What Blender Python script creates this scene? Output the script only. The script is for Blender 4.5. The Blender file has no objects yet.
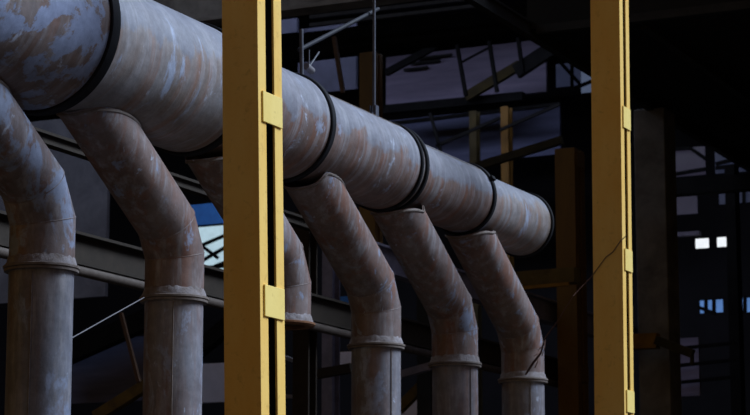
import bpy, bmesh, math, random
from mathutils import Vector, Matrix
random.seed(7)
C = bpy.context.scene.collection
# ------------------------------------------------------------------ survey of the yard
# world: X runs along the big header pipe, away from the camera; Y to the left; Z up (metres)
AL, TH, F, EYE = 0.4489, 0.1749, 2200.0, 1.6
ca, sa, ct, st = math.cos(AL), math.sin(AL), math.cos(TH), math.sin(TH)
def W(px, py, x=None, y=None, z=None):
    r, u = (px-375)/F, -(py-207.5)/F
    f = (ca*ct, sa*ct, st); R = (sa, -ca, 0); U = (-ca*st, -sa*st, ct)
    d = [f[i]+r*R[i]+u*U[i] for i in range(3)]
    t = x/d[0] if x is not None else (y/d[1] if y is not None else (z-EYE)/d[2])
    return Vector((t*d[0], t*d[1], EYE+t*d[2]))

# ------------------------------------------------------------------ materials
def newmat(name):
    m = bpy.data.materials.new(name); m.use_nodes = True
    nt = m.node_tree; nt.nodes.clear()
    out = nt.nodes.new('ShaderNodeOutputMaterial'); b = nt.nodes.new('ShaderNodeBsdfPrincipled')
    nt.links.new(b.outputs[0], out.inputs[0])
    return m, nt, b
def coords(nt, scale, rand=True):
    tc = nt.nodes.new('ShaderNodeTexCoord'); mp = nt.nodes.new('ShaderNodeMapping')
    mp.inputs['Scale'].default_value = scale
    nt.links.new(tc.outputs['Object'], mp.inputs['Vector'])
    if rand:
        oi = nt.nodes.new('ShaderNodeObjectInfo'); mu = nt.nodes.new('ShaderNodeMath'); mu.operation = 'MULTIPLY'
        mu.inputs[1].default_value = 37.0
        nt.links.new(oi.outputs['Random'], mu.inputs[0]); nt.links.new(mu.outputs[0], mp.inputs['Location'])
    return mp.outputs[0]
def noise(nt, vec, scale, detail=5, rough=.6, dist=0):
    n = nt.nodes.new('ShaderNodeTexNoise'); n.inputs['Scale'].default_value = scale
    n.inputs['Detail'].default_value = detail; n.inputs['Roughness'].default_value = rough
    n.inputs['Distortion'].default_value = dist
    nt.links.new(vec, n.inputs['Vector']); return n.outputs[0]
def ramp(nt, fac, stops):
    r = nt.nodes.new('ShaderNodeValToRGB'); e = r.color_ramp.elements
    while len(e) < len(stops): e.new(.5)
    for el, (p, c) in zip(e, stops):
        el.position = p; el.color = (c, c, c, 1) if not isinstance(c, tuple) else (*c, 1)
    nt.links.new(fac, r.inputs[0]); return r.outputs[0]
def mix(nt, fac, a, b):
    m = nt.nodes.new('ShaderNodeMix'); m.data_type = 'RGBA'
    if isinstance(fac, (int, float)): m.inputs[0].default_value = fac
    else: nt.links.new(fac, m.inputs[0])
    for k, v in ((6, a), (7, b)):
        if isinstance(v, tuple): m.inputs[k].default_value = (*v, 1)
        else: nt.links.new(v, m.inputs[k])
    return m.outputs[2]
def bump(nt, bsdf, h, strength, dist=.02):
    b = nt.nodes.new('ShaderNodeBump'); b.inputs['Strength'].default_value = strength
    b.inputs['Distance'].default_value = dist
    nt.links.new(h, b.inputs['Height']); nt.links.new(b.outputs[0], bsdf.inputs['Normal'])

def pipe_material(name, streak, patch_lo, patch_hi, brown, grey, paint, tilt=(1, 1, 1), chalk=None):
    m, nt, b = newmat(name)
    v = coords(nt, (1, 1, 1)); vs = coords(nt, streak); vp = coords(nt, tilt)
    base = mix(nt, ramp(nt, noise(nt, v, 1.6, 6, .65, .3), [(.36, 0), (.66, 1)]), brown, grey)
    rust = ramp(nt, noise(nt, vs, 1.0, 6, .62), [(.49, 0), (.65, .7)])
    base = mix(nt, rust, base, (brown[0]*1.35, brown[1]*.88, brown[2]*.62))
    pale = ramp(nt, noise(nt, vs, 1.7, 7, .68, .2), [(.50, 0), (.64, .8)])
    base = mix(nt, pale, base, (.30, .285, .31))
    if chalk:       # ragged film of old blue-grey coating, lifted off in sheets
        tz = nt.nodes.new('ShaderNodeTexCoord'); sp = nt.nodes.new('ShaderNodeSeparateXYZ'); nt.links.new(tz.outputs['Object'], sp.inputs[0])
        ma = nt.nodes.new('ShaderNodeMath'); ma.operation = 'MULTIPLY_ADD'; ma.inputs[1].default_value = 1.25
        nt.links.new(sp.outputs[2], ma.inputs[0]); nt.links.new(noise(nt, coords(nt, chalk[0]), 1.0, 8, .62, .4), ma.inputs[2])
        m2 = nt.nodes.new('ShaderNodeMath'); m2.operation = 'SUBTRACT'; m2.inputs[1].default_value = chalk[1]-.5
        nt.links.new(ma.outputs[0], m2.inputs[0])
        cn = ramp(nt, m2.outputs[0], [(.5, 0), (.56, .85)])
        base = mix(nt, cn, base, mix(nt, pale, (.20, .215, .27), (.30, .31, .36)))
    pt = ramp(nt, noise(nt, vp, 2.6, 10, .68, .4), [(patch_lo, 0), (patch_hi, .95)])
    base = mix(nt, pt, base, paint)
    spots = ramp(nt, noise(nt, vp, 5.5, 5, .6, .6), [(.66, 0), (.70, .8)])
    base = mix(nt, spots, base, (.42, .46, .58))
    grime = ramp(nt, noise(nt, v, 9, 8, .7), [(.35, .62), (.62, 1.0)])
    mm = nt.nodes.new('ShaderNodeMix'); mm.data_type = 'RGBA'; mm.blend_type = 'MULTIPLY'; mm.inputs[0].default_value = .8
    nt.links.new(base, mm.inputs[6]); nt.links.new(grime, mm.inputs[7])
    nt.links.new(mm.outputs[2], b.inputs['Base Color'])
    b.inputs['Roughness'].default_value = .5
    b.inputs['Specular IOR Level'].default_value = .4
    bump(nt, b, noise(nt, v, 14, 8, .7), .25, .012)
    return m
BROWN, GREY, PAINT = (.185, .112, .09), (.215, .17, .165), (.25, .29, .41)
M = {}
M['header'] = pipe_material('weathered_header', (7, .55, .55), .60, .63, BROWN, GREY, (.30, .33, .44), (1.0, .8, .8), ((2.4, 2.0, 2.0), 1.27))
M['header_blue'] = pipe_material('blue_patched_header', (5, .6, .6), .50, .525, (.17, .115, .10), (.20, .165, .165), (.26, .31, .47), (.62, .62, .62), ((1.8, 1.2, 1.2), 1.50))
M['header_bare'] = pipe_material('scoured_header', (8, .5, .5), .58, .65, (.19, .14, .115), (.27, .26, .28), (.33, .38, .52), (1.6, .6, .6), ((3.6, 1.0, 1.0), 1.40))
M['branch'] = pipe_material('weathered_branch', (6, 6, .8), .585, .625, (.165, .105, .09), (.21, .17, .17), PAINT, (1.5, 1.5, .8))
M['lower'] = pipe_material('grey_blue_pipe', (5, 5, .7), .545, .60, (.155, .135, .15), (.20, .20, .24), (.29, .32, .43), (1.6, 1.6, .7))
M['lower_blue'] = pipe_material('pale_blue_pipe', (5, 5, .7), .53, .59, (.145, .14, .165), (.19, .20, .25), PAINT, (1.4, 1.4, .6))
M['branch_blue'] = pipe_material('blue_flaked_branch', (6, 6, .8), .50, .55, (.165, .112, .10), (.20, .175, .19), PAINT, (1.4, 1.4, .9))

def rough_mat(name, c1, c2, scale=4, rough=.8, stretch=(1, 1, 1), bmp=.2, spec=.3):
    m, nt, b = newmat(name)
    v = coords(nt, stretch)
    col = mix(nt, ramp(nt, noise(nt, v, scale, 7, .65, .3), [(.35, 0), (.66, 1)]), c1, c2)
    nt.links.new(col, b.inputs['Base Color']); b.inputs['Roughness'].default_value = rough
    b.inputs['Specular IOR Level'].default_value = spec
    bump(nt, b, noise(nt, v, scale*5, 6, .7), bmp, .01)
    return m
def yellow_mat(name, hi, lo, stain):
    m, nt, b = newmat(name)
    v = coords(nt, (1, 1, .35)); v2 = coords(nt, (1, 1, 1))
    col = mix(nt, ramp(nt, noise(nt, v, 3.5, 6, .6), [(.3, 0), (.7, 1)]), lo, hi)
    col = mix(nt, ramp(nt, noise(nt, v2, 12, 8, .75, .4), [(.56, 0), (.72, .55)]), col, stain)
    nt.links.new(col, b.inputs['Base Color']); b.inputs['Roughness'].default_value = .62
    b.inputs['Specular IOR Level'].default_value = .25
    bump(nt, b, noise(nt, v2, 30, 6, .7), .25, .006)
    return m
M['yellow'] = yellow_mat('yellow_paint', (.84, .565, .155), (.79, .46, .095), (.42, .24, .05))
M['yellow_faded'] = yellow_mat('faded_yellow_paint', (.86, .66, .22), (.80, .58, .16), (.50, .32, .08))
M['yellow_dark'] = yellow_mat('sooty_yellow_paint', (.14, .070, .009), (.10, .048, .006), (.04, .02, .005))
M['olive'] = rough_mat('sooty_olive_paint', (.045, .032, .008), (.022, .016, .005))
M['olive_warm'] = rough_mat('warm_olive_paint', (.11, .075, .02), (.06, .04, .012))
M['amber'] = rough_mat('dirty_amber_paint', (.13, .075, .010), (.06, .032, .007))
M['band'] = rough_mat('black_band_steel', (.007, .0075, .010), (.014, .014, .018), 8, .7, spec=.12)
M['flange'] = rough_mat('rusty_flange', (.12, .09, .075), (.20, .17, .16), 10, .8, bmp=.5)
M['mud'] = rough_mat('crusted_collar', (.15, .12, .11), (.27, .25, .27), 9, .9, bmp=.8)
M['rust'] = rough_mat('rust_brown', (.20, .085, .035), (.12, .055, .03), 9, .85, bmp=.5)
M['dull_rust'] = rough_mat('dull_rust', (.10, .05, .026), (.06, .032, .02), 9, .85)
M['crane_amber'] = rough_mat('crane_amber', (.26, .13, .012), (.16, .08, .01))
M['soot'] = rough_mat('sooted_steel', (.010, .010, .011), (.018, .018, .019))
M['black'] = rough_mat('black_steel', (.004, .004, .005), (.008, .008, .009), spec=.1)
M['brown'] = rough_mat('brown_beam', (.018, .012, .008), (.028, .019, .013), 6)
M['conduit'] = rough_mat('brown_conduit', (.06, .044, .037), (.09, .07, .06), 9, .7)
M['lilac_beam'] = rough_mat('lilac_grey_beam', (.20, .185, .25), (.13, .12, .165), 5)
M['lilac'] = rough_mat('lilac_sheet', (.30, .265, .40), (.21, .19, .29), 2.5, stretch=(1, .3, 3))
M['lilac_pale'] = rough_mat('pale_lilac_sheet', (.8, .78, .98), (.66, .66, .84), 2.5)
M['blue_sheet'] = rough_mat('dull_blue_sheet', (.11, .12, .22), (.07, .08, .15), 2.5, stretch=(1, .3, 3))
M['deep_blue'] = rough_mat('deep_blue_sheet', (.05, .22, .62), (.04, .16, .5), 3)
M['concrete'] = rough_mat('bluish_concrete', (.25, .265, .35), (.16, .17, .23), 2.2, .9)
M['concrete_dark'] = rough_mat('stained_concrete', (.22, .21, .21), (.10, .095, .095), 1.8, .9)
M['rod'] = rough_mat('grey_rod', (.085, .09, .12), (.05, .055, .075), 6, .5)
M['dim_rod'] = rough_mat('sooty_rod', (.03, .032, .042), (.02, .021, .028), 6, .6, spec=.15)
M['dim_sheet'] = rough_mat('sooty_blue_sheet', (.028, .03, .055), (.016, .018, .034), 2.5)
M['wire'] = rough_mat('pale_wire', (.17, .16, .18), (.11, .105, .12), 6, .6)
M['vine'] = rough_mat('dry_stem', (.085, .04, .03), (.13, .07, .055), 20, .9)
M['ground'] = rough_mat('dusty_ground', (.034, .026, .018), (.022, .018, .013), .8, .95)
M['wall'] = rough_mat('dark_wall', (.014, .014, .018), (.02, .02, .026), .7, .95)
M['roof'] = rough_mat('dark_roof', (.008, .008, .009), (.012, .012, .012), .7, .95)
def glow(name, c, s):
    m, nt, b = newmat(name)
    b.inputs['Base Color'].default_value = (.02, .02, .02, 1); b.inputs['Roughness'].default_value = .3
    v = coords(nt, (1, 1, 1), False)
    col = mix(nt, ramp(nt, noise(nt, v, 3, 4, .6), [(.35, 0), (.65, 1)]), tuple(x*.82 for x in c), c)
    nt.links.new(col, b.inputs['Emission Color']); b.inputs['Emission Strength'].default_value = s
    return m
M['glow_white'] = glow('daylit_pane_white', (.90, .95, 1.0), 1.1)
M['glow_sky'] = glow('daylit_pane_pale', (.55, .76, .88), .85)
M['glow_blue'] = glow('daylit_pane_blue', (.16, .36, .85), .55)
M['glow_haze'] = glow('daylit_pane_hazy', (.20, .26, .42), .34)
M['glow_dim'] = glow('grimy_pane', (.17, .16, .28), .13)
M['glow_dimblue'] = glow('grimy_blue_pane', (.13, .16, .32), .13)

# ------------------------------------------------------------------ mesh helpers (world coordinates)
def box(bm, c, s, R=None):
    c = Vector(c); vs = []
    for i in (-.5, .5):
        for j in (-.5, .5):
            for k in (-.5, .5):
                p = Vector((i*s[0], j*s[1], k*s[2]))
                if R is not None: p = R @ p
                vs.append(bm.verts.new(c+p))
    for f in ((0,1,3,2),(4,6,7,5),(0,4,5,1),(2,3,7,6),(0,2,6,4),(1,5,7,3)):
        bm.faces.new([vs[i] for i in f])
def boxmm(bm, x0, x1, y0, y1, z0, z1):
    box(bm, ((x0+x1)/2, (y0+y1)/2, (z0+z1)/2), (abs(x1-x0), abs(y1-y0), abs(z1-z0)))
def frame_of(d, up=Vector((0, 0, 1))):
    d = d.normalized()
    if abs(d.dot(up)) > .98: up = Vector((1, 0, 0))
    s = d.cross(up).normalized(); t = s.cross(d)
    return d, s, t
def bar(bm, p, q, w, h):
    p, q = Vector(p), Vector(q); d, s, t = frame_of(q-p)
    R = Matrix((d, s, t)).transposed()
    box(bm, (p+q)/2, ((q-p).length, w, h), R)
def ibeam(bm, p, q, w, h, t=.03):
    p, q = Vector(p), Vector(q); d, s, u = frame_of(q-p)
    prof = [(-w/2,-h/2),(w/2,-h/2),(w/2,-h/2+t),(t/2,-h/2+t),(t/2,h/2-t),(w/2,h/2-t),(w/2,h/2),(-w/2,h/2),(-w/2,h/2-t),(-t/2,h/2-t),(-t/2,-h/2+t),(-w/2,-h/2+t)]
    a = [bm.verts.new(p+s*i+u*j) for i, j in prof]; b = [bm.verts.new(q+s*i+u*j) for i, j in prof]
    n = len(prof)
    for i in range(n): bm.faces.new((a[i], a[(i+1)%n], b[(i+1)%n], b[i]))
    bm.faces.new(a[::-1]); bm.faces.new(b)
def tube(bm, pts, r, n=12, closed=False, caps=True):
    pts = [Vector(p) for p in pts]; rings = []; m = len(pts)
    rr = r if isinstance(r, (list, tuple)) else [r]*m
    for i, p in enumerate(pts):
        if closed: d = pts[(i+1)%m]-pts[i-1]
        else: d = pts[min(i+1, m-1)]-pts[max(i-1, 0)]
        d, s, t = frame_of(d)
        if rings and s.dot(last) < 0: s, t = -s, -t
        last = s
        rings.append([bm.verts.new(p+(s*math.cos(2*math.pi*k/n)+t*math.sin(2*math.pi*k/n))*rr[i]) for k in range(n)])
    L = m if closed else m-1
    for i in range(L):
        a, b = rings[i], rings[(i+1)%m]
        for k in range(n): bm.faces.new((a[k], a[(k+1)%n], b[(k+1)%n], b[k]))
    if caps and not closed: bm.faces.new(rings[0][::-1]); bm.faces.new(rings[-1])
def lathe(bm, c, axis, prof, n=72, closed=False):
    """prof: (distance along axis, radius)"""
    c = Vector(c); d = Vector(axis); d, s, t = frame_of(d); rings = []
    for h, r in prof:
        rings.append([bm.verts.new(c+d*h+(s*math.cos(2*math.pi*k/n)+t*math.sin(2*math.pi*k/n))*r) for k in range(n)])
    m = len(prof)
    for i in range(m if closed else m-1):
        a, b = rings[i], rings[(i+1)%m]
        for k in range(n): bm.faces.new((a[k], a[(k+1)%n], b[(k+1)%n], b[k]))
    return rings
def obj(name, bm, mat, parent=None, smooth=None, bevel=0):
    bmesh.ops.recalc_face_normals(bm, faces=bm.faces[:])
    xs = [v.co.x for v in bm.verts]; ys = [v.co.y for v in bm.verts]; zs = [v.co.z for v in bm.verts]
    o0 = Vector(((min(xs)+max(xs))/2, (min(ys)+max(ys))/2, min(zs)))
    if parent is not None: o0 = Vector(parent['base'])
    bmesh.ops.translate(bm, vec=-o0, verts=bm.verts[:])
    me = bpy.data.meshes.new(name); bm.to_mesh(me); bm.free()
    me.materials.append(M[mat] if isinstance(mat, str) else mat)
    if smooth is not None:
        for p in me.polygons: p.use_smooth = True
        me.set_sharp_from_angle(angle=math.radians(smooth))
    o = bpy.data.objects.new(name, me); C.objects.link(o)
    if parent is not None: o.parent = parent
    else: o.location = o0
    o['base'] = list(o0)
    if bevel:
        b = o.modifiers.new('bevel', 'BEVEL'); b.width = bevel; b.segments = 2; b.limit_method = 'ANGLE'
    return o
def tag(o, label, cat, group=None):
    o['label'] = label; o['category'] = cat
    if group: o['group'] = group
    return o
def thing(name, label, cat, loc, group=None):
    o = bpy.data.objects.new(name, None); C.objects.link(o); o.location = loc; o['base'] = list(loc)
    return tag(o, label, cat, group)
def sub(name, bm, mat, part, **k):
    """a sub-part: its part sits at the same base as the thing"""
    return obj(name, bm, mat, part, **k)
def structure(name, bm, mat):
    o = obj(name, bm, mat); o['kind'] = 'structure'; return o
def one(name, label, cat, mat, fn, group=None, **k):
    bm = bmesh.new(); fn(bm); return tag(obj(name, bm, mat, **k), label, cat, group)
def rect_x(bm, x, px0, py0, px1, py1, th=.08):
    """upright sheet facing the camera at distance x along the header's direction"""
    a, b = W(px0, (py0+py1)/2, x=x), W(px1, (py0+py1)/2, x=x)
    xm = (px0+px1)/2
    t, u = W(xm, py0, x=x), W(xm, py1, x=x)
    boxmm(bm, x, x+th, a.y, b.y, u.z, t.z)

# ------------------------------------------------------------------ setting
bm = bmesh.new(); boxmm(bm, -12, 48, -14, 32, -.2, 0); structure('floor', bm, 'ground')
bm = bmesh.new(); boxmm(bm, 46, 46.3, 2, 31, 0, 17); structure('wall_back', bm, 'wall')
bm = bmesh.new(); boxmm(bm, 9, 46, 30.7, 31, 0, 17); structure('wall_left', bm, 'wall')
bm = bmesh.new(); boxmm(bm, 29, 46, 4.6, 4.9, 0, 17); structure('added_wall_right', bm, 'wall')  # unseen wall, added to keep the sun off the back bay
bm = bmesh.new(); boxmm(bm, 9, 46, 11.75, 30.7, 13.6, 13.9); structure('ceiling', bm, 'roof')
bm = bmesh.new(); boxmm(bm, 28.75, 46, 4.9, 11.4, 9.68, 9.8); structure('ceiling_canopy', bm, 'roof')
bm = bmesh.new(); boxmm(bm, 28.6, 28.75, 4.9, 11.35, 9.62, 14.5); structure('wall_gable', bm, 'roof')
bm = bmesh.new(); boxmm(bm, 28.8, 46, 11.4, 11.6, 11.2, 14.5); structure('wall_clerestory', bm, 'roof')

# ------------------------------------------------------------------ the big stepped header pipe
HY, HZ = 9.495, 5.919
RX = [13.802, 16.021, 17.772, 19.875, 21.920, 23.70]
RR = [.667, .588, .523, .469, .408, .392]
ZO = [0, 0, 0, 0, 0, -.024]
SR = [r-.024 for r in RR]
header = thing('header_pipe', 'huge stepped header pipe running diagonally across the picture, blue-grey over brown, dark joint bands', 'pipe', (14, HY, HZ-.667))
X0 = 10.2
for k in range(6):
    bm = bmesh.new()
    xs = X0 if k == 0 else RX[k-1]+.02
    prof = []
    if k > 0: prof = [(0, min(SR[k-1]-.012, SR[k]+.02)), (.07, SR[k])]
    else: prof = [(0, SR[0])]
    L = RX[k]-xs; s0 = prof[-1][0]
    prof += [(s0+(L-s0)*i/6, SR[k]) for i in range(1, 7)]
    rings = lathe(bm, (xs, HY, HZ+ZO[k]), (1, 0, 0), prof, 96)
    if k == 5: bm.faces.new(rings[-1])
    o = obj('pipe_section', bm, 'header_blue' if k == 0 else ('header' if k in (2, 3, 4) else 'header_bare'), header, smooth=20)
    if k == 0: o['label'] = 'nearest section with large peeling pale blue patches'
    if k == 1: o['label'] = 'section with scoured vertical streaks'
def joint(xc, R, w, k):
    bm = bmesh.new()
    r0 = SR[k]-.03
    lathe(bm, (xc-w/2, HY, HZ+ZO[k]), (1, 0, 0), [(0, r0), (0, R-.008), (.008, R), (w-.008, R), (w, R-.008), (w, r0)], 96, closed=True)
    return obj('joint_band', bm, 'band', header, smooth=30)
for k, w in enumerate((.12, .09, .08, .045, .07, .05)):
    joint(RX[k], RR[k], w, k)
joint(RX[3]+.135, RR[3]-.004, .055, 3)
bm = bmesh.new()     # grey lip between the two bands of the double joint
lathe(bm, (RX[3]+.03, HY, HZ), (1, 0, 0), [(0, SR[3]-.03), (0, RR[3]-.03), (.09, RR[3]-.03), (.09, SR[3]-.03)], 96, closed=True)
obj('joint_lip', bm, 'mud', header, smooth=30)
# bolt lugs on the bands
for k, ang in ((4, 28),):
    a = math.radians(ang); bm = bmesh.new()
    c = Vector((RX[k], HY-math.cos(a)*(RR[k]+.004), HZ+math.sin(a)*(RR[k]+.004)))
    box(bm, c, (.09, .05, .05), Matrix.Rotation(-a, 3, 'X'))
    obj('band_lug', bm, 'band', header, bevel=.006)
# long weld seams on three of the sections
for k, ang in ((3, 58), (4, 50)):
    a = math.radians(ang); bm = bmesh.new(); R = SR[k]
    tube(bm, [(x, HY-math.cos(a)*R, HZ+math.sin(a)*R) for x in (RX[k-1]+.12, RX[k]-.05)], .007, 8)
    obj('weld_seam', bm, 'flange', header)

# ------------------------------------------------------------------ branch pipes
PY, PR, FZ = 9.495, .25, 4.07
U0, US = 13.852, 1.9614
KZ, BETA = 4.60, math.atan(.635)
N = 64
def branch(n, label, mat, lower=True):
    x = U0+n*US
    # header section over this branch
    R = SR[n]+.002
    K = Vector((x, PY, KZ)); D = Vector((-math.cos(BETA), 0, math.sin(BETA)))      # up the oblique leg
    t = thing('branch_pipe', label, 'pipe', (x, PY, 0 if lower else FZ-.03), 'branch pipes under the header')
    e = Vector((0, 1, 0)); side = D.cross(e).normalized()
    A = K+D*.17; B = K+Vector((0, 0, -.17)); Dm = (A-B).normalized()
    Z = Vector((0, 0, 1))
    n1 = (D+Dm).normalized(); n2 = (Dm+Z).normalized()
    sec = []
    for i in range(N):
        a = 2*math.pi*i/N
        off = e*math.cos(a)*PR+side*math.sin(a)*PR
        # saddle cut against the header
        p0 = K+off; dy, dz = p0.y-HY, p0.z-HZ-ZO[n]
        qa = D.y**2+D.z**2; qb = 2*(dy*D.y+dz*D.z); qc = dy*dy+dz*dz-R*R
        disc = max(qb*qb-4*qa*qc, 0); s = (-qb-math.sqrt(disc))/(2*qa)
        ps = p0+D*s
        if n > 0:        # cope gently round the joint band
            xb = RX[n-1]+(.19 if n == 4 else .06)
            tt = min(max((ps.x-xb-.05)/.30, 0), 1); tt = tt*tt*(3-2*tt)
            Rb = RR[n-1]+.006; Rb = Rb+(R-Rb)*tt; disc = max(qb*qb-4*qa*(dy*dy+dz*dz-Rb*Rb), 0)
            ps = p0+D*((-qb-math.sqrt(disc))/(2*qa))
        pa = A+off; pa = pa+D*((A-pa).dot(n1)/D.dot(n1))
        pb = pa+Dm*((B-pa).dot(n2)/Dm.dot(n2))
        pm = (ps+pa)/2
        sec.append((ps, pm, pa, pb, Vector((pb.x, pb.y, FZ+.012))))
    bm = bmesh.new(); rings = [[bm.verts.new(s[j]) for s in sec] for j in range(5)]
    for a, b in zip(rings, rings[1:]):
        for i in range(N): bm.faces.new((a[i], a[(i+1)%N], b[(i+1)%N], b[i]))
    obj('elbow', bm, mat, t, smooth=11)
    bm = bmesh.new(); tube(bm, [s[0]-D*.03 for s in sec], .014, 6, closed=True)
    obj('weld_bead', bm, 'flange', t, smooth=60)
    for j in (2, 3):
        bm = bmesh.new(); tube(bm, [s[j] for s in sec], .004, 6, closed=True)
        obj('mitre_weld', bm, mat, t, smooth=60)
    bm = bmesh.new()
    lathe(bm, (x, PY, FZ), (0, 0, 1), [(-.02, .2), (-.02, .286), (-.015, .292), (.0, .292), (.005, .286), (.005, .2)], N, closed=True)
    fl = obj('flange', bm, 'rust' if not lower else 'flange', t, smooth=30)
    rnd = random.Random(n)
    bm = bmesh.new()
    rings = lathe(bm, (x, PY, FZ), (0, 0, 1), [(.005, .272), (.02, .268), (.035, .262), (.06, .256), (.072, .2505)], N)
    for r in rings[1:-1]:
        for v in r:
            g = rnd.uniform(-.006, .006); c = Vector((v.co.x-x, v.co.y-PY, 0)).normalized(); v.co += c*g; v.co.z += rnd.uniform(-.006, .006)
    for v in rings[-1]: v.co.z += rnd.uniform(-.012, .012)
    col = obj('crusted_collar', bm, 'mud', t, smooth=60)
    if lower:
        bm = bmesh.new()
        lathe(bm, (x, PY, 0), (0, 0, 1), [(0, PR-.003), (1.4, PR-.003), (2.8, PR-.003), (FZ-.03, PR-.003)], N)
        lp = obj('lower_pipe', bm, 'lower_blue' if mat == 'branch_blue' else 'lower', t, smooth=20)
        bm = bmesh.new()
        lathe(bm, (x, PY, FZ), (0, 0, 1), [(-.042, .24), (-.042, .282), (-.024, .285), (-.024, .24)], N, closed=True)
        obj('lower_flange', bm, 'flange', t, smooth=30)
        a = math.radians((198, 210, 0, 243, 246, 222)[n])
        bm = bmesh.new(); tube(bm, [(x+math.cos(a)*PR, PY+math.sin(a)*PR, z) for z in (0.02, FZ-.06)], .005, 6)
        sub('weld_seam', bm, 'flange', lp)
    else:
        bm = bmesh.new(); lathe(bm, (x, PY, FZ-.027), (0, 0, 1), [(0, .2), (0, .28), (.003, .28), (.003, .2)], N, closed=True)
        sub('gasket_face', bm, 'rust', fl)
    return t
branch(0, 'nearest bent branch pipe at the left edge, flaking pale blue over brown', 'branch_blue')
branch(1, 'second bent branch pipe from the left, brown elbow, left of the near yellow column', 'branch')
branch(2, 'bent branch pipe cut short at a rusty flange, half behind the near yellow column', 'branch', lower=False)
branch(3, 'bent branch pipe just right of the near yellow column, with no column before it', 'branch')
branch(4, 'bent branch pipe second from the far end, between two others', 'branch')
branch(5, 'farthest bent branch pipe with a dry stem hanging against its elbow', 'branch')

# ------------------------------------------------------------------ yellow twin-channel columns
def column(name, label, x0, y0, wid, length, zs, lean, mat='yellow', top=9.3, th=.02, fl=.125, bh=.235):
    """near-right corner at (x0, y0); wid to the left (+Y), length away (+X)"""
    t = thing(name, label, 'column', (x0+length/2, y0+wid/2, 0), 'yellow twin channel columns')
    def channel(xw, s):
        bm = bmesh.new()
        prof = [(0, 0), (0, wid), (s*fl, wid), (s*fl, wid-th), (s*th, wid-th), (s*th, th), (s*fl, th), (s*fl, 0)]
        a = [bm.verts.new((xw+p, y0+q, 0)) for p, q in prof]; b = [bm.verts.new((xw+p, y0+q, top)) for p, q in prof]
        for i in range(8): bm.faces.new((a[i], a[(i+1)%8], b[(i+1)%8], b[i]))
        bm.faces.new(a); bm.faces.new(b)
        c = obj('channel', bm, mat, t, bevel=.004)
        c.data.materials.append(M['soot'])          # inner faces of the channel take the near-black material
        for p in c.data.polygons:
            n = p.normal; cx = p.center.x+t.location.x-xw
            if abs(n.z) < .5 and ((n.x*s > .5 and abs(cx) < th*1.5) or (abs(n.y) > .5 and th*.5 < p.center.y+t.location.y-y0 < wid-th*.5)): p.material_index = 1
        return c
    channel(x0, 1); channel(x0+length, -1)
    for z in zs:
        for yb in (y0-.008, y0+wid+.008):
            bm = bmesh.new(); box(bm, (x0+length/2+.012, yb, z), (length-.075, .016, bh)); obj('batten_plate', bm, 'yellow_faded' if mat == 'yellow' else mat, t, bevel=.003)
    t.rotation_euler = (lean, 0, 0); t.location.y += math.sin(lean)*3.8
    return t
c1 = W(260.0, 300, y=7.7); c1b = W(284.5, 300, y=7.7); c1l = W(223.5, 300, x=c1.x)
zc1 = [3.74-1.475*1, 3.74, 5.205, 6.68]
column('steel_column', 'near yellow twin channel column with batten plates, left of centre, before the cut pipe', c1.x, c1.y, c1l.y-c1.y, c1b.x-c1.x, zc1, -.021)
c2 = W(622.5, 300, y=7.7); c2b = W(632, 300, y=7.7); c2l = W(592.7, 300, x=c2.x)
zc2 = [3.635-1.51, 3.635, 5.148, 6.708, 8.2]
column('steel_column', 'far yellow twin channel column standing right of the header pipe end', c2.x, c2.y, c2l.y-c2.y, c2b.x-c2.x, zc2, .0075, fl=.108)

# ------------------------------------------------------------------ hangers over the header
def ztop(x, y=HY):      # top of header
    k = 0
    while k < 5 and RX[k] < x: k += 1
    return HZ+SR[k]
h = W(374, 112, y=HY)
t = thing('hanger_rod', 'long straight hanger rod rising from the header beside the dark amber column', 'rod', (h.x, HY, ztop(h.x)))
bm = bmesh.new(); tube(bm, [(h.x, HY, ztop(h.x)+.08), (h.x, HY, 13.6)], .017, 10); obj('rod', bm, 'rod', t, smooth=40)
bm = bmesh.new()
for dy in (-.03, .03): box(bm, (h.x, HY+dy, ztop(h.x)+.075), (.07, .014, .15))
obj('clevis', bm, 'rod', t)
h2 = W(302, 76, y=HY)
t = thing('hanger_rod', 'short hanger rod with a pale clamp standing on the header near the near column', 'rod', (h2.x, HY, ztop(h2.x)))
bm = bmesh.new(); tube(bm, [(h2.x, HY, ztop(h2.x)+.012), (h2.x-.02, HY, W(299, 28, y=HY).z)], .02, 10); obj('rod', bm, 'rod', t, smooth=40)
cl = W(309, 68, y=HY-.02); bm = bmesh.new()
tube(bm, [W(306, 66, y=HY-.02), W(312, 71, y=HY-.02)], .035, 12); obj('clamp', bm, 'wire', t, smooth=40)
for q in ((319, 52), (309, 50)):
    bm = bmesh.new(); tube(bm, [W(309, 67, y=HY-.02), W(q[0], q[1], y=HY-.02)], .008, 8); obj('strand', bm, 'rod', t)
one('brace_rod', 'slanting grey brace rod between the two hanger rods above the header', 'rod', 'dim_rod',
    lambda b: tube(b, [W(299, 50, y=HY+.06), W(378, 9, y=HY+.06)], .022, 10), smooth=40)

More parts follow.
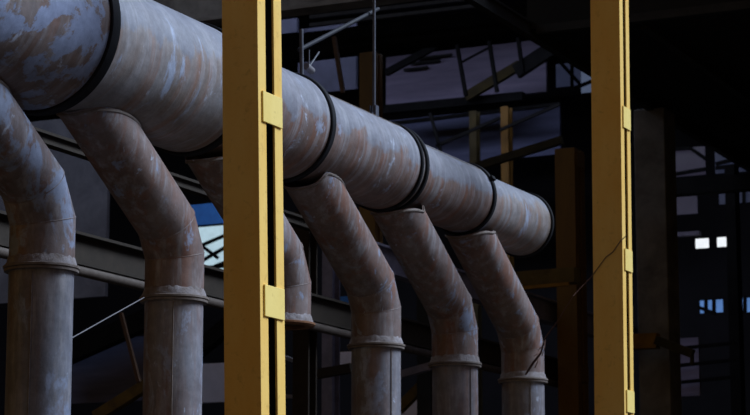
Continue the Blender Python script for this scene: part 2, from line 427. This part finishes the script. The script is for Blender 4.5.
# ------------------------------------------------------------------ dry stem and thin wires
def vine(b):
    path = [(626, 236, c2.y-.012), (621.5, 240, c2.y-.012)]
    pts = [W(626, 236, y=c2.y-.05), W(620.5, 241, x=c2.x-.03), W(613, 252, x=c2.x-.02), W(606, 257, x=c2.x-.02), W(592, 276, x=c2.x-.02)]
    end = [(573, 296), (557, 322), (545, 338), (541, 353), (533, 363), (526, 374)]
    for i, (px, py) in enumerate(end):
        pts.append(W(px, py, y=7.95+(PY-.3-7.95)*(i+1)/len(end)))
    tube(b, pts, [.0055]*7+[.008, .012, .015, .012], 6)
    for (a, c, d) in (((545, 340), (542, 356), .4), ((540, 352), (534, 356), .3), ((538, 356), (535, 368), .3), ((543, 344), (538, 350), .2)):
        tube(b, [W(a[0], a[1], y=9.15), W((a[0]+c[0])/2+1, (a[1]+c[1])/2, y=9.13), W(c[0], c[1], y=9.16)], .006, 6)
one('dry_stem', 'dry twiggy stem strung from the far yellow column down to the last elbow', 'vine', 'vine', vine)
one('tie_wire', 'thin pale wire slanting between the two leftmost branch pipes', 'wire', 'wire',
    lambda b: tube(b, [W(70, 339, y=PY+.05), W(110, 316.5, y=PY+.05), W(144, 297.5, y=PY+.05)], .005, 8))

# ------------------------------------------------------------------ pipe rack behind the header
RY = 12.5
one('rack_beam', 'lilac-grey beam seen between the last branch pipes, below the header', 'beam', 'lilac_beam',
    lambda b: ibeam(b, (25.3, RY, 6.02), (36.5, RY, 6.02), .2, .36))
one('rack_beam', 'slim dark brown beam just under the near half of the header pipe', 'beam', 'brown',
    lambda b: ibeam(b, (14.5, RY, 6.17), (25.25, RY, 6.17), .12, .13))
one('rack_beam', 'long brown beam running behind the branch pipe flanges', 'beam', 'brown',
    lambda b: ibeam(b, (14.5, RY, 5.12), (33, RY, 5.12), .2, .34))
one('conduit', 'thin brown conduit slung below the long brown beam', 'pipe', 'conduit',
    lambda b: tube(b, [(14.5, RY-.05, 4.893), (33, RY-.05, 4.893)], .055, 14), smooth=40)
def post(x, w, lab, mat='lilac_beam', y=RY+.25, top=6.4):
    one('rack_post', lab, 'post', mat, lambda b: ibeam(b, (x, y, 0), (x, y, top), w, .24, .035))
post(W(305, 350, y=RY+.25).x, .22, 'dark rack post just right of the near column below the cut flange', 'brown')
post(W(331, 330, y=13.6).x, .16, 'slimmer rack post behind the post below the cut flange', 'lilac_beam', 13.6)
post(W(427, 400, y=RY+.25).x, .2, 'dark rack post between the two middle branch pipes', 'soot')
one('cross_beam', 'sooty cross beam low between the rack posts', 'beam', 'brown',
    lambda b: bar(b, W(296, 378, x=25.5), W(352, 368, x=25.5), .12, .12))
one('tie_bar', 'pale short tie bar above the other one, beside the near column', 'bar', 'wire',
    lambda b: bar(b, W(270, 352, x=27), W(298, 362, y=13.8), .05, .05))
one('tie_bar', 'pale short tie bar, the lower one beside the near column', 'bar', 'wire',
    lambda b: bar(b, W(270, 395, x=27), W(298, 397, x=27), .05, .05))
one('cross_beam', 'lilac cross beam with a bent brown end between the middle branch pipes', 'beam', 'lilac_beam',
    lambda b: bar(b, W(396, 376, x=27.5), W(438, 364, x=27.5), .1, .1))
one('diagonal_brace', 'dirty yellow diagonal brace low between the two middle branch pipes', 'brace', 'amber',
    lambda b: bar(b, W(398, 410, x=28.5), W(438, 370, x=28.5), .12, .14))
ob = W(540, 290, x=30)
obx = thing('cross_beam', 'olive box cross beam meeting the sooty amber column beyond the farthest branch', 'beam', (30, ob.y, ob.z))
bm = bmesh.new(); bar(bm, W(500, 281.5, x=30), W(577, 275.5, x=30), .25, .22); obj('box_section', bm, 'olive_warm', obx)
bm = bmesh.new(); bar(bm, W(512, 289, x=29.8), W(569, 284, x=29.8), .06, .05); o = obj('lit_edge_strip', bm, 'crane_amber', obx); o['label'] = 'paler yellow strip for the lit lower edge'  # paler bar stands in for light along the beam's lower edge

# ------------------------------------------------------------------ far amber columns
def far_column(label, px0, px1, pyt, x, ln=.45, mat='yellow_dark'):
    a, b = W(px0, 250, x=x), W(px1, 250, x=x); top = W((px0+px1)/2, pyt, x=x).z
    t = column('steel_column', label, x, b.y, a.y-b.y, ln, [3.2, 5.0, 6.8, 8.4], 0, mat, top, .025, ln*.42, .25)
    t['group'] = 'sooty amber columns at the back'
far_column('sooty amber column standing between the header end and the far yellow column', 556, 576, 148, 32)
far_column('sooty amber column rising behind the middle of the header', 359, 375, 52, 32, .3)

# ------------------------------------------------------------------ overhead steel
g = W(300, 12, x=26.2)
one('roof_girder', 'wide dark grey girder crossing the top just right of the near column', 'girder', 'concrete_dark',
    lambda b: ibeam(b, (26.2, 11.9, g.z+.45), (26.2, 19.0, g.z+.45), .35, .9, .05))
one('roof_girder', 'deep black girder above the lilac cladding', 'girder', 'black',
    lambda b: boxmm(b, 34, 34.3, 11.7, 22, W(430, 43, x=34).z, W(430, 17, x=34).z))
for i, (py, lab) in enumerate(((17, 'faint blue-grey rail just above the deep black girder'), (9, 'faint blue-grey rail, higher of the pair near the top'))):
    one('roof_rail', lab, 'rail', 'rod', lambda b: bar(b, W(310, py+8.2, x=33), W(488, py-12.5, x=33), .06, .06))
e = W(480, 8, z=9.5)
one('eaves_beam', 'dark eaves beam receding above the header end', 'beam', 'soot',
    lambda b: ibeam(b, (24, e.y, 9.62), (46, e.y, 9.62), .12, .22))
e2 = W(640, 25, z=9.5)
one('canopy_beam', 'faint canopy beam slanting down at the top right corner', 'beam', 'soot',
    lambda b: ibeam(b, (28.8, e2.y, 9.55), (45.9, e2.y, 9.55), .12, .12))
one('canopy_beam', 'faint canopy front beam across the top right', 'beam', 'soot',
    lambda b: bar(b, (e2.x, 4.95, 9.6), (e2.x, 11.2, 9.6), .12, .12))
one('vent_duct', 'dark rounded duct above the header at the top left', 'duct', 'concrete_dark',
    lambda b: tube(b, [W(120, -22, x=27), W(176, -2, x=27)], .35, 24), smooth=40)

# ------------------------------------------------------------------ cladding and bracing of the back bay
def sheet(name, label, cat, mat, x, *r, **k):
    return one(name, label, cat, mat, lambda b: rect_x(b, x, *r), **k)
sheet('wall_cladding', 'broad dim lilac cladding behind the dark hangers', 'cladding', 'lilac', 42, 386, 48, 546, 100)
sheet('wall_cladding', 'dull blue cladding below the broad lilac cladding', 'cladding', 'blue_sheet', 42.2, 386, 112, 560, 162)
sheet('wall_cladding', 'small blue sheet high beside the near column', 'cladding', 'dim_sheet', 38, 280, 19, 297, 33)
sheet('wall_cladding', 'dark lilac sheet behind the short hanger rod', 'cladding', 'dim_sheet', 38.2, 298, 26, 356, 92)
fb = W(450, 112, x=41)
bay = thing('steel_bracing', 'black steel bracing of girder, hangers and struts before the lilac cladding', 'bracing', (41, fb.y, fb.z))
def bay_part(name, p, q, w, h):
    bm = bmesh.new(); bar(bm, p, q, w, h); obj(name, bm, 'black', bay)
bay_part('girder', W(385, 110, x=41.2), W(524, 96.5, x=41.2), .2, .18)
bay_part('rail', W(388, 124, x=41.3), W(560, 104, x=41.3), .08, .07)
for a, c in (((457, 45), (466, 96)), ((489, 40), (497, 92)), ((518, 38), (523, 74))):
    bay_part('hanger_bar', W(*a, x=40.5), W(*c, x=40.5), .07, .08)
bay_part('diagonal_brace', W(386, 73, x=40.8), W(436, 46, x=40.8), .1, .14)
bay_part('thin_brace', W(462, 62, x=41), W(492, 46, x=41), .04, .04)
bay_part('stringer', W(516, 72, x=40.6), W(556, 46, x=40.6), .12, .3)
for a, c in (((430, 113), (441, 152)), ((436, 146), (500, 118)), ((500, 130), (560, 104))):
    bay_part('strut', W(*a, x=39.5), W(*c, x=39.5), .05, .06)
for i, (y0, x0, x1) in enumerate(((59, 416, 452), (64, 410, 440), (70, 404, 428))):
    one('cladding_slot', ('topmost', 'middle', 'lowest')[i]+' dark slot batten on the left of the lilac cladding', 'batten', 'soot',
        lambda b: bar(b, W(x0, y0, x=41.9), W(x1, y0-(x1-x0)*.118, x=41.9), .05, .05))
one('stair_stringer', 'olive yellow slanting stringer at the foot of the lilac cladding', 'stringer', 'olive',
    lambda b: bar(b, W(466, 97, x=40.9), W(520, 65, x=40.9), .12, .2))
def far_post(label, mat, x, px0, px1, py):
    p, q, top = W(px0, py, x=x), W(px1, py, x=x), W(px0, py, x=x).z
    one('yellow_post', label, 'post', mat, lambda b: ibeam(b, (x, (p.y+q.y)/2, 0), (x, (p.y+q.y)/2, top), .16, p.y-q.y, .03))
far_post('narrow dirty yellow post above the double joint of the header', 'olive', 40, 470, 479, 112)
far_post('broad sooty olive post right of the narrow yellow post', 'yellow_dark', 39.8, 501, 512, 108)
one('diagonal_brace', 'olive diagonal beam rising to the right above the header end', 'brace', 'olive',
    lambda b: bar(b, W(476, 167, x=36), W(562, 140, x=36), .12, .14))
one('rusty_bar', 'rusty leaning bar behind the header right of the short hanger', 'bar', 'dull_rust',
    lambda b: bar(b, W(334, 37, x=31), W(343, 93, x=31), .06, .07))

# ------------------------------------------------------------------ left bay
sheet('wall_panel', 'bluish concrete panel behind the two leftmost branch pipes', 'panel', 'concrete', 30, -10, 120, 107, 300)
sheet('wall_panel', 'dark lilac panel low between the two leftmost branch pipes', 'panel', 'blue_sheet', 29, 72, 338, 150, 402)
one('slanted_girder', 'black slanted girder above the low dark lilac panel', 'girder', 'black',
    lambda b: bar(b, W(60, 358, x=28.6), W(150, 318, x=28.6), .2, .3))
one('slanted_girder', 'black slanted girder between the second branch pipe and the near column', 'girder', 'black',
    lambda b: bar(b, W(196, 352, x=28.6), W(240, 316, x=28.6), .2, .22))
one('diagonal_brace', 'dirty amber diagonal brace at the bottom between the leftmost branch pipes', 'brace', 'amber',
    lambda b: bar(b, W(96, 417, x=27), W(152, 382, x=27), .14, .16))
one('rusty_bar', 'rusty leaning bar between the two leftmost branch pipes', 'bar', 'dull_rust',
    lambda b: bar(b, W(121, 313, x=26), W(139, 382, x=26), .05, .05))
sheet('wall_panel', 'pale lilac panel low beside the left face of the near column', 'panel', 'lilac_pale', 31, 196, 363, 240, 402)
sheet('wall_panel', 'deep blue sheet above the bright braced window', 'panel', 'deep_blue', 40, 186, 203, 240, 224)
sheet('wall_panel', 'small pale lilac panel between the rack posts', 'panel', 'lilac_pale', 31, 329, 352, 352, 366)
sheet('wall_panel', 'deep blue small panel right of the cut pipe elbow', 'panel', 'deep_blue', 31.5, 318, 297, 352, 309)
sheet('wall_panel', 'pale lilac panel at the bottom between the middle branch pipes', 'panel', 'lilac_pale', 31, 396, 398, 424, 425)

# windows
def window(i, mat, x, px0, py0, px1, py1, bars=(), frame=.06):
    bm = bmesh.new(); rect_x(bm, x, px0, py0, px1, py1, .03); w = structure('window_%d' % i, bm, mat)
    for a, c in bars:
        bm = bmesh.new(); bar(bm, W(*a, x=x-.06), W(*c, x=x-.06), .06, .07)
        o = obj('glazing_bar', bm, 'black', w); 
    return w
window(1, 'glow_sky', 43, 198, 226, 232, 272, [((200, 246), (226, 235)), ((200, 262), (226, 247)), ((202, 246), (218, 258)), ((200, 272), (226, 262)), ((196, 268), (230, 266))])
window(2, 'glow_dimblue', 44, 556, 63, 580, 86, [((560, 62), (580, 84)), ((572, 60), (572, 86))])
window(3, 'glow_haze', 43.8, 581, 66, 600, 92, [((575, 88), (600, 78))])
window(4, 'glow_white', 40, 695.5, 238.5, 708.5, 248)
window(5, 'glow_white', 40, 717, 237, 730, 246.5)
window(6, 'glow_blue', 41, 700, 300, 722.5, 312.5, [((706, 299), (706, 313)), ((714, 299), (714, 313)), ((698, 307), (716, 314))])
window(7, 'glow_blue', 41, 739.5, 298, 752, 312, [((745, 296), (745, 313))])
window(8, 'glow_dim', 41.5, 664, 148, 705, 176, [((664, 150), (690, 148)), ((690, 148), (706, 159)), ((664, 176), (706, 169))])
window(9, 'glow_dimblue', 41.5, 715, 148, 752, 172, [((716, 164), (752, 155)), ((716, 168), (752, 164)), ((720, 148), (752, 166))])
window(10, 'glow_dim', 41.5, 676.5, 193, 697, 214)
window(11, 'glow_dimblue', 41.5, 719, 191, 752, 203, [((735, 190), (735, 203)), ((744, 190), (744, 203))])

# ------------------------------------------------------------------ right bay
cp = W(636, 250, x=34); cq = W(667, 250, x=34)
one('concrete_pillar', 'stained grey concrete pillar right behind the far yellow column', 'pillar', 'concrete_dark',
    lambda b: boxmm(b, 34, 34.6, cq.y, cp.y, 0, 9.55), bevel=.02)
one('bay_girder', 'black girder between the upper and middle grimy windows at right', 'girder', 'black',
    lambda b: bar(b, W(640, 191, x=38), W(770, 181, x=38), .3, .28))
one('window_lintel', 'dim lilac lintel left of the two bright small windows', 'lintel', 'lilac_beam',
    lambda b: bar(b, W(676, 235, x=39.5), W(700, 233.5, x=39.5), .15, .08))
cr = W(645, 345, x=33.5)
crane = thing('crane_rail', 'dirty amber crane rail jutting right from behind the far yellow column, with sloping arm', 'rail', (33.5, cr.y, cr.z-.1))
bm = bmesh.new(); bar(bm, W(630, 342, x=33.5), W(658, 341, x=33.5), .2, .24); obj('rail', bm, 'crane_amber', crane)
bm = bmesh.new(); bar(bm, W(656, 340, x=33.38), W(693, 354, x=33.38), .12, .14); ar = obj('arm', bm, 'olive', crane)
bm = bmesh.new(); bar(bm, W(692, 353, x=33.38), W(692, 365, x=33.38), .05, .06); obj('hook', bm, 'olive', ar)
sheet('wall_panel', 'dim lilac panel with black bars low at the right', 'panel', 'lilac', 38, 672, 338, 699, 396)
gr = W(700, 390, x=37.8)
guard = thing('guard_rail', 'three black guard bars across the low lilac panel at right', 'rail', (37.8, gr.y, gr.z))
for py in (349, 366, 383):
    bm = bmesh.new(); bar(bm, W(668, py+.5, x=37.8), W(735, py-6, x=37.8), .05, .06); obj('bar', bm, 'black', guard)
one('bay_post', 'black post right of the small blue window', 'post', 'black',
    lambda b: boxmm(b, 39, 39.3, W(738, 300, x=39).y, W(728, 300, x=39).y, 0, 9.5))

# ------------------------------------------------------------------ light
sun = bpy.data.lights.new('daylight', 'SUN'); sun.energy = 4.7; sun.angle = math.radians(28); sun.color = (.76, .89, 1.04)
so = bpy.data.objects.new('daylight', sun); C.objects.link(so)
SD = Vector((.40, -.62, .67)).normalized()
so.rotation_euler = SD.to_track_quat('Z', 'Y').to_euler(); so.location = (15, -5, 15)
def fill_light(name, loc, sx, sy, power, colr, rot=(0, 0, 0)):  # added area fill to brighten the dark hall, out of view
    l = bpy.data.lights.new(name, 'AREA'); l.shape = 'RECTANGLE'; l.size = sx; l.size_y = sy; l.energy = power; l.color = colr
    o = bpy.data.objects.new(name, l); C.objects.link(o); o.location = loc; o.rotation_euler = rot
fill_light('hall_fill', (36.5, 18.5, 13.5), 2.5, 11, 330, (.72, .76, 1.0))
fill_light('bay_fill', (24.0, 19.0, 13.5), 3, 9, 110, (.74, .80, 1.0))
for i, (cx, cy, sx, sy) in ((12, (36.5, 18.5, 2.6, 11.2)), (13, (24.0, 19.0, 3.1, 9.2))):      # glowing panes added above the fill lights, no roof glazing known
    bm = bmesh.new(); boxmm(bm, cx-sx/2, cx+sx/2, cy-sy/2, cy+sy/2, 13.54, 13.58); structure('window_%d' % i, bm, 'glow_sky')
w = bpy.data.worlds.new('overcast_sky'); bpy.context.scene.world = w; w.use_nodes = True
nt = w.node_tree; nt.nodes.clear()
out = nt.nodes.new('ShaderNodeOutputWorld'); bg = nt.nodes.new('ShaderNodeBackground'); nt.links.new(bg.outputs[0], out.inputs[0])
tc = nt.nodes.new('ShaderNodeTexCoord'); dp = nt.nodes.new('ShaderNodeVectorMath'); dp.operation = 'DOT_PRODUCT'
nt.links.new(tc.outputs['Generated'], dp.inputs[0]); dp.inputs[1].default_value = Vector((.48, -.42, .77)).normalized()
col = ramp(nt, dp.outputs['Value'], [(.0, (.125, .063, .008)), (.30, (.09, .075, .06)), (.66, (.11, .13, .20)), (1.0, (.42, .55, .90))])
nt.links.new(col, bg.inputs[0]); bg.inputs[1].default_value = 1.0

# ------------------------------------------------------------------ camera
cam = bpy.data.cameras.new('camera'); cam.lens = 36*F/750; cam.sensor_width = 36; cam.clip_end = 300
cam.dof.use_dof = True; cam.dof.focus_distance = 18.0; cam.dof.aperture_fstop = 4.0
co = bpy.data.objects.new('camera', cam); C.objects.link(co)
co.location = (0, 0, EYE); co.rotation_euler = (math.pi/2+TH, 0, AL-math.pi/2)
sc = bpy.context.scene; sc.camera = co
sc.view_settings.view_transform = 'Standard'; sc.view_settings.look = 'None'
sc.view_settings.exposure = 0; sc.view_settings.gamma = 1; sc.view_settings.use_curve_mapping = False
for o in bpy.data.objects:
    if 'base' in o: del o['base']
